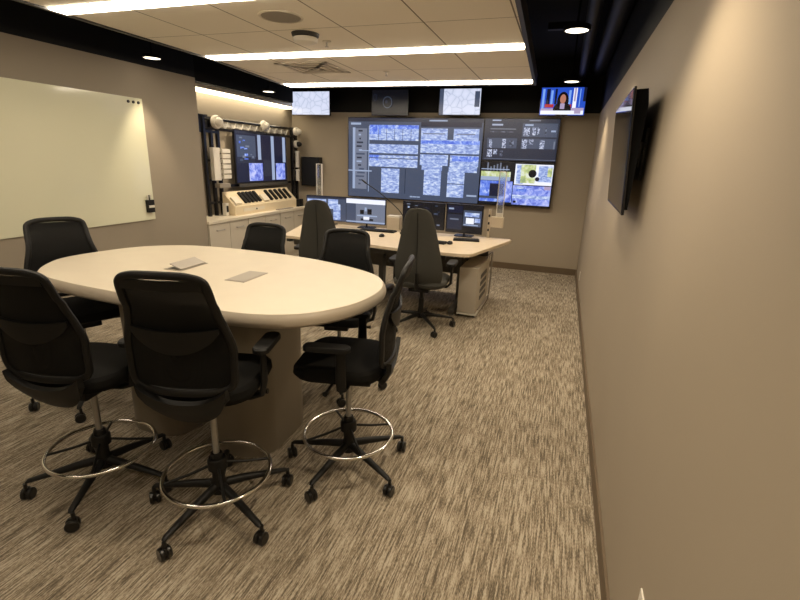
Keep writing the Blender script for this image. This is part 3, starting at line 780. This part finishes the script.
def ext(m, w, h):
    disc(m, w, h, .72, .24, .055, .09, 's_black'); disc(m, w, h, .79, .36, .03, .05, 's_navy', -.021)
display('video_wall_display', -1.222, .99, 1.077, .65, 7.37, r, 's_black', 'lower right wall display split in coloured panes, one yellow and white', extra=ext)

# four small screens high on the back wall
TY = 7.18
display('wall_television', -4.38, 2.25, .70, .365, TY, [(.05, .1, .95, .9, 's_road')], 's_road', 'small television with a pale street map, leftmost in the row under the black ceiling', 'television', 0, .04, 'small televisions high on the back wall')
def ext2(m, w, h):
    disc(m, w, h, .45, .5, .13, .24, 's_slate'); disc(m, w, h, .45, .5, .115, .21, 's_black', -.021)
    disc(m, w, h, .10, .3, .05, .14, 's_dark'); disc(m, w, h, .10, .3, .04, .11, 's_black', -.021); disc(m, w, h, .42, .48, .035, .07, 's_dark', -.022)
display('wall_television', -2.965, 2.255, .60, .37, TY, [], 's_black', 'dark small television showing a faint round outline, above the huge display', 'television', 0, .04, 'small televisions high on the back wall', ext2)
display('wall_television', -1.89, 2.262, .625, .37, TY, [(0, 0, .1, 1, 's_slate'), (.1, .05, .98, .95, 's_road'), (.86, .1, .98, .7, 's_slate')], 's_road', 'small television with a white road map and grey side bars', 'television', 0, .04, 'small televisions high on the back wall')
def news(m, w, h):
    disc(m, w, h, .50, .50, .13, .34, 's_hair'); disc(m, w, h, .50, .80, .2, .28, 's_hair', -.0205)
    disc(m, w, h, .50, .42, .065, .17, 's_skin', -.0215)
    m.use('s_pink'); m.box((.45*w, -.0222, .22*h), (.55*w, -.021, .42*h))
    m.use('s_white'); m.box((.02*w, -.024, .02*h), (.98*w, -.0225, .16*h)); m.use('s_pink'); m.box((.78*w, -.025, .05*h), (.92*w, -.0242, .22*h)); m.use('s_pink'); m.box((.02*w, -.024, .16*h), (.3*w, -.0225, .24*h)); m.box((.7*w, -.024, .16*h), (.98*w, -.0225, .26*h))
display('wall_television', -.45, 2.262, .60, .37, TY, [(.03, .05, .08, .75, 's_sky'), (.12, .05, .2, .7, 's_navy'), (.22, .1, .27, .7, 's_sky'), (.31, .05, .36, .6, 's_navy'), (.62, .1, .67, .6, 's_sky'), (.72, .02, .80, .78, 's_white'), (.74, .02, .78, .5, 's_pink'), (.86, .05, .88, .7, 's_sky'), (.94, 0, 1, .5, 's_navy'), (.1, .6, .3, .72, 's_red'), (.66, .6, .7, .74, 's_red')], 's_nblue', 'small television showing a news presenter on a blue background, rightmost of its row', 'television', 0, .04, 'small televisions high on the back wall', news)

t = thing('wall_cabinet', 'black box mounted on the back wall beside the alcove', 'wall box', (-4.14, YB, 1.12))
MB().box((-.18, -.12, 0), (.17, -.0005, .48), bevel=.006).build('casing', 'bezel', t)
MB().box((-.165, -.124, .015), (.155, -.1205, .465)).build('front_panel', 'plastic', t, smooth=False)

# ------------------------------------------------------------ television on the right wall
t = thing('side_television', 'black television tilted down from the right wall', 'television', (XR, 2.85, 1.68))
tl = math.atan2(.034, .545)
T = Matrix.Translation((-.097, 0, 0)) @ Matrix.Rotation(-R(1.0), 4, 'Z') @ Matrix.Rotation(-tl, 4, 'Y')
MB().box((0, -.495, -.272), (.012, .495, .272), T, bevel=.003).build('casing', 'bezel', t)
MB().box((-.0012, -.485, -.26), (-.0002, .485, .262), T).build('screen', 'gloss', t, smooth=False)
m = MB(); m.prism([(.0125, -.25), (.026, -.25), (.066, .20), (.060, .262), (.0125, .262)], -.47, .47, T @ Matrix(((1, 0, 0, 0), (0, 0, 1, 0), (0, 1, 0, 0), (0, 0, 0, 1)))); m.build('rear_housing', 'black_paint', t, smooth=False)  # housing wedge, black and thicker at the top to stand for the gap's shadow
m = MB(); m.box((-.012, -.25, -.12), (-.0005, .25, .12)); m.box((-.022, -.2, -.06), (-.012, .2, .06)); m.build('wall_mount', 'deskmetal', t, smooth=False)

for y, z, l in ((6.35, .24, 'white wall socket low on the right wall near the back corner'), (1.16, .43, 'white wall socket low on the right wall by the bottom edge of the photo')):
    t = thing('wall_socket', l, 'socket', (XR, y, z)); MB().box((-.006, -.035, -.057), (-.0005, .035, .057), bevel=.002).build('plate', 'white', t)
    m = MB()
    for s in (-.025, .025): m.box((-.0075, -.014, s-.012), (-.0062, .014, s+.012))
    m.build('outlet', 'beige', t, smooth=False)

# ------------------------------------------------------------ alcove cabinets and countertop
cl = ['cream cabinet in the alcove, the nearest one', 'cream cabinet in the middle of the alcove', 'cream cabinet in the alcove at the back wall end']
for k in range(3):
    y0 = YC+.02+k*.80; w = .79
    t = thing('base_cabinet', cl[k], 'cabinet', (-4.14, y0+w/2, 0), 0, 'cream cabinets in the alcove')
    MB().box((-.40, -w/2, .0), (-.02, w/2, .748)).build('body', 'cab', t, smooth=False)
    for s in (-1, 1):
        d = MB().box((-.0195, (0.003 if s > 0 else -w/2+.003), .09), (0, (w/2-.003 if s > 0 else -.003), .744), bevel=.002).build('door', 'cab', t)
        yc = s*w/4
        MB().tube([(.0, yc-.07, .655), (.022, yc-.07, .655), (.022, yc+.07, .655), (.0, yc+.07, .655)], .005, 8).build('handle', 'steel', d)
tag(MB().box((XA+.0005, YC+.0005, .7485), (-4.12, 7.20, .788), bevel=.004).build('countertop', 'counter'), 'cream countertop over the alcove cabinets', 'countertop')

CZ = .7885
t = thing('radio_console', 'cream sloped console on the alcove countertop', 'console', (-4.40, 6.20, CZ))
sl = MB(); prof = [(-.03, 0), (.17, 0), (.17, .12), (-.02, .31), (-.03, .31)]
TT = Matrix(((1, 0, 0, 0), (0, 0, 1, -.80), (0, 1, 0, 0), (0, 0, 0, 1)))
sl.prism(prof, 0, 1.60, TT); sl.build('body', 'console', t, smooth=False)
MB().box((.1705, -.62, .04), (.173, -.12, .085)).build('front_plate', 'counter', t, smooth=False)
MB().lathe([(0, 0), (.012, 0), (.012, .01), (0, .01)], (.171, -.32, .06), 14, Tm((0, 0, 0), 0, PI/2)).build('knob', 'magnet', t)
sn = Vector((.19, 0, .19)).normalized()
def on_slope(y, s, name, mt, w, lng, th, label, cat, group):
    # s along the slope, 0 at its lower edge
    T = Matrix.Translation(Vector((-4.40+.17-.134*s*2**.5/1.414*1.0, 6.15+y, CZ+.12+.134*s))+sn*.0008) @ Matrix.Rotation(R(-45) + 0, 4, 'Y').to_4x4()
    T = Matrix.Translation(Vector((-4.40+.17-.19*s, 6.20+y, CZ+.12+.19*s))+sn*.001) @ Matrix.Rotation(R(45), 4, 'Y').to_4x4()
    m = MB().box((-lng/2, -w/2, 0), (lng/2, w/2, th), T, bevel=.004)
    tag(m.build(name, mt), label, cat, group)
for k in range(5):
    on_slope(-.52+.085*k, .5, 'radio_handset', 'plastic', .05, .19, .03, 'black handset in the nearer group on the sloped console', 'handset', 'nearer black handsets on the console')
for k in range(5):
    on_slope(.12+.13*k, .5, 'radio_handset', 'plastic', .055, .19, .03, 'black handset in the farther group on the sloped console', 'handset', 'farther black handsets on the console')
on_slope(-.70, .35, 'desk_telephone', 'counter', .14, .12, .03, 'cream telephone at the near end of the sloped console', 'phone', None)
on_slope(-.03, .35, 'desk_telephone', 'counter', .14, .12, .03, 'cream telephone between the two groups of handsets', 'phone', None)
tag(MB().box((-4.215, 6.35, CZ), (-4.14, 6.75, CZ+.012), bevel=.003).build('tray', 'spk'), 'low grey tray on the countertop edge in front of the console', 'tray')
t = thing('black_box', 'small black box at the far end of the alcove countertop', 'box', (-4.22, 7.08, CZ))
for k, y in enumerate((-.055, .04)): MB().box((-.03, y-.035, 0), (.03, y+.035, .12), bevel=.004).build('housing', 'plastic', t)

# equipment truss frame
t = thing('equipment_frame', 'black metal truss frame standing on the alcove countertop', 'frame', (-4.47, 6.2, CZ))
def fr(mb, name, m='bezel'): return reparent(mb.build(name, m, None), t)
m = MB()
for y in (5.16, 5.29, 5.42): m.box((-4.475, y-.02, CZ), (-4.435, y+.02, 2.06))
for z in (.95, 1.25, 1.5, 1.86, 2.03): m.box((-4.47, 5.16, z), (-4.44, 5.42, z+.03))
fr(m, 'upright')
m = MB()
for y in (7.2, 7.32): m.box((-4.43, y-.024, CZ), (-4.39, y+.024, 2.06))
for z in (.95, 1.2, 1.5, 1.8, 2.03): m.box((-4.425, 7.2, z), (-4.395, 7.32, z+.03))
fr(m, 'upright')
m = MB()
for z in (1.915, 2.035): m.tube([(-4.455, 5.14, z), (-4.41, 7.34, z)], .02, 10)
fr(m, 'top_rail')
m = MB(); n = 22
for k in range(n):
    a = 5.36+k*(7.2-5.36)/n; b = a+(7.2-5.36)/n
    m.tube([(-4.475, a, 1.925 if k % 2 else 2.03), (-4.475, b, 2.03 if k % 2 else 1.925)], .008, 6)
m.box((-4.48, 5.42, 1.955), (-4.476, 7.16, 2.0))
fr(m, 'bracing', 'white')
m = MB().box((-4.485, 5.08, 1.86), (-4.455, 5.26, 2.08), bevel=.004); fr(m, 'corner_box')
m = MB()
for z in (1.16,): m.box((-4.48, 5.36, z), (-4.45, 7.2, z+.03))
fr(m, 'lower_rail')
# monitor in the frame
t = thing('frame_monitor', 'large monitor with dark blue map screen inside the truss frame', 'monitor', (-4.42, 6.42, 1.20))
MB().box((-.035, -.70, 0), (0, .62, .74), bevel=.004).build('casing', 'bezel', t)
rr = [(0, 0, 1, .05, 's_dark'), (.02, .08, .36, .5, 's_slate'), (.02, .5, .34, .62, 's_dark'), (.40, .05, .46, .55, 's_line'), (.67, .05, .73, .98, 's_line'), (.92, .05, .98, .6, 's_line'), (.22, .62, .48, .98, 's_peri'), (.48, .05, .66, .5, 's_navy'), (.75, .2, .9, .55, 's_navy'), (.76, .62, .96, .98, 's_peri'), (.5, .55, .65, .9, 's_dark')]
rr += speck(22, ['s_slate', 's_grey', 's_blue'], .03, .36, .08, .6, .07, .05)
m = screen_mb(1.29, .71, rr, 's_navy'); s = m.build('screen', None, t, smooth=False)
s.location = (.0002, -.685, .015); s.rotation_euler = (0, 0, R(90))
MB().box((.0, -.66, -.05), (.012, .62, -.005)).build('lower_bar', 'deskmetal', t, smooth=False)
MB().box((-.05, -.1, .2), (-.0355, .1, .5)).build('bracket', 'deskmetal', t, smooth=False)
def dome(y, z, r, l, face=False):
    t = thing('dome_camera', l, 'camera', (-4.433 if y < 7 else -4.388, y, z), 0, 'white dome cameras on the truss frame')
    TX = Tm((0, 0, 0), 0, PI/2)
    MB().lathe([(0, 0), (r*.95, 0), (r, .015), (r, .04), (r*.9, .055), (0, .055)], seg=26, T=TX).build('base', 'white', t)
    MB().lathe([(r*.72, .0555), (r*.68, .08), (r*.5, .105), (r*.25, .12), (0, .123)][::1], seg=22, T=TX).build('lens_dome', 'plastic' if face else 'white', t)
dome(5.36, 2.0, .085, 'white dome camera at the near top corner of the truss frame'); dome(6.42, 2.03, .075, 'white dome camera on the middle of the truss frame top rail')
dome(7.27, 2.0, .065, 'white dome camera at the far top corner of the truss frame'); dome(7.27, 1.80, .06, 'white dome camera with dark lens, below the far corner one', True)
def bullet(y, z0, z1, l):
    t = thing('bullet_camera', l, 'camera', (-4.379, y, z0), 0, 'white bullet cameras on the truss frame')
    MB().tube([(.03, 0, 0), (.03, 0, z1-z0)], [.034, .03], 16).build('barrel', 'white', t)
    MB().tube([(.03, 0, (z1-z0)-.0), (.03, 0, (z1-z0)+.03)], .036, 16).build('hood', 'white', t)
    MB().box((-.01, -.02, (z1-z0)*.4), (.0, .02, (z1-z0)*.6)).build('bracket', 'plastic', t, smooth=False)
bullet(7.26, 1.42, 1.66, 'upper long white camera on the far upright of the truss frame'); bullet(7.26, 1.20, 1.36, 'lower white camera on the far upright of the truss frame')
t = thing('radio_rack', 'white rack of stacked radios on the near upright of the truss frame', 'rack', (-4.434, 5.33, 1.26))
MB().box((0, -.11, 0), (.06, .02, .42), bevel=.004).build('back_plate', 'white', t)
for k in range(6):
    MB().box((.0, .03, .02+k*.067), (.09, .19, .072+k*.067), bevel=.006).build('radio', 'white', t)
MB().box((0, -.06, -.10), (.09, .16, -.04), bevel=.01).build('cradle', 'spk', t)
for (y, z, hh, c, nm, l, ct) in ((5.44, .7885, .17, 'white', 'desk_radio', 'white upright radio on the countertop beside the near upright', 'radio'), (5.0, .7885, .34, 'white', 'antenna_unit', 'tall slim white unit on the countertop at the near corner of the alcove', 'radio')):
    t = thing(nm, l, ct, (-4.33 if nm == 'desk_radio' else -4.40, y-.1, z))
    MB().box((-.04, -.03, 0), (.02, .03, hh), bevel=.005).build('body', c, t)
    MB().box((.0205, -.02, hh*.3), (.0225, .02, hh*.8)).build('face_panel', 'plastic', t, smooth=False)

# ------------------------------------------------------------ world, camera, view
w = bpy.data.worlds.new('World'); SC.world = w; w.use_nodes = True
w.node_tree.nodes['Background'].inputs[0].default_value = (.9, .75, .6, 1); w.node_tree.nodes['Background'].inputs[1].default_value = .02
X = Vector((0.945, 0.325, 0.035)); 
def solve(vy, vx, f=464.0):
    Y = Vector((vy[0]-400, vy[1]-300, f)).normalized()
    Xv = -Vector((vx[0]-400, vx[1]-300, f)); Xv = (Xv-Y*Xv.dot(Y)).normalized()
    Z = Xv.cross(Y)
    if Z.y > 0: Z = -Z
    return Xv, Y, Z
wx, wy, wz = solve((566, 165), (-1060, 106))
right = Vector((wx.x, wy.x, wz.x)); down = Vector((wx.y, wy.y, wz.y)); fwd = Vector((wx.z, wy.z, wz.z))
cam = bpy.data.cameras.new('camera'); co = bpy.data.objects.new('camera', cam); COL.objects.link(co)
mt = Matrix((( right.x, -down.x, -fwd.x, 0), (right.y, -down.y, -fwd.y, 0), (right.z, -down.z, -fwd.z, 1.62), (0, 0, 0, 1)))
co.matrix_world = mt
cam.sensor_width = 36; cam.lens = 464/800*36; cam.clip_start = .02
SC.camera = co
SC.view_settings.view_transform = 'Standard'; SC.view_settings.look = 'None'; SC.view_settings.gamma = 1
SC.view_settings.use_curve_mapping = False; SC.view_settings.exposure = 1.0
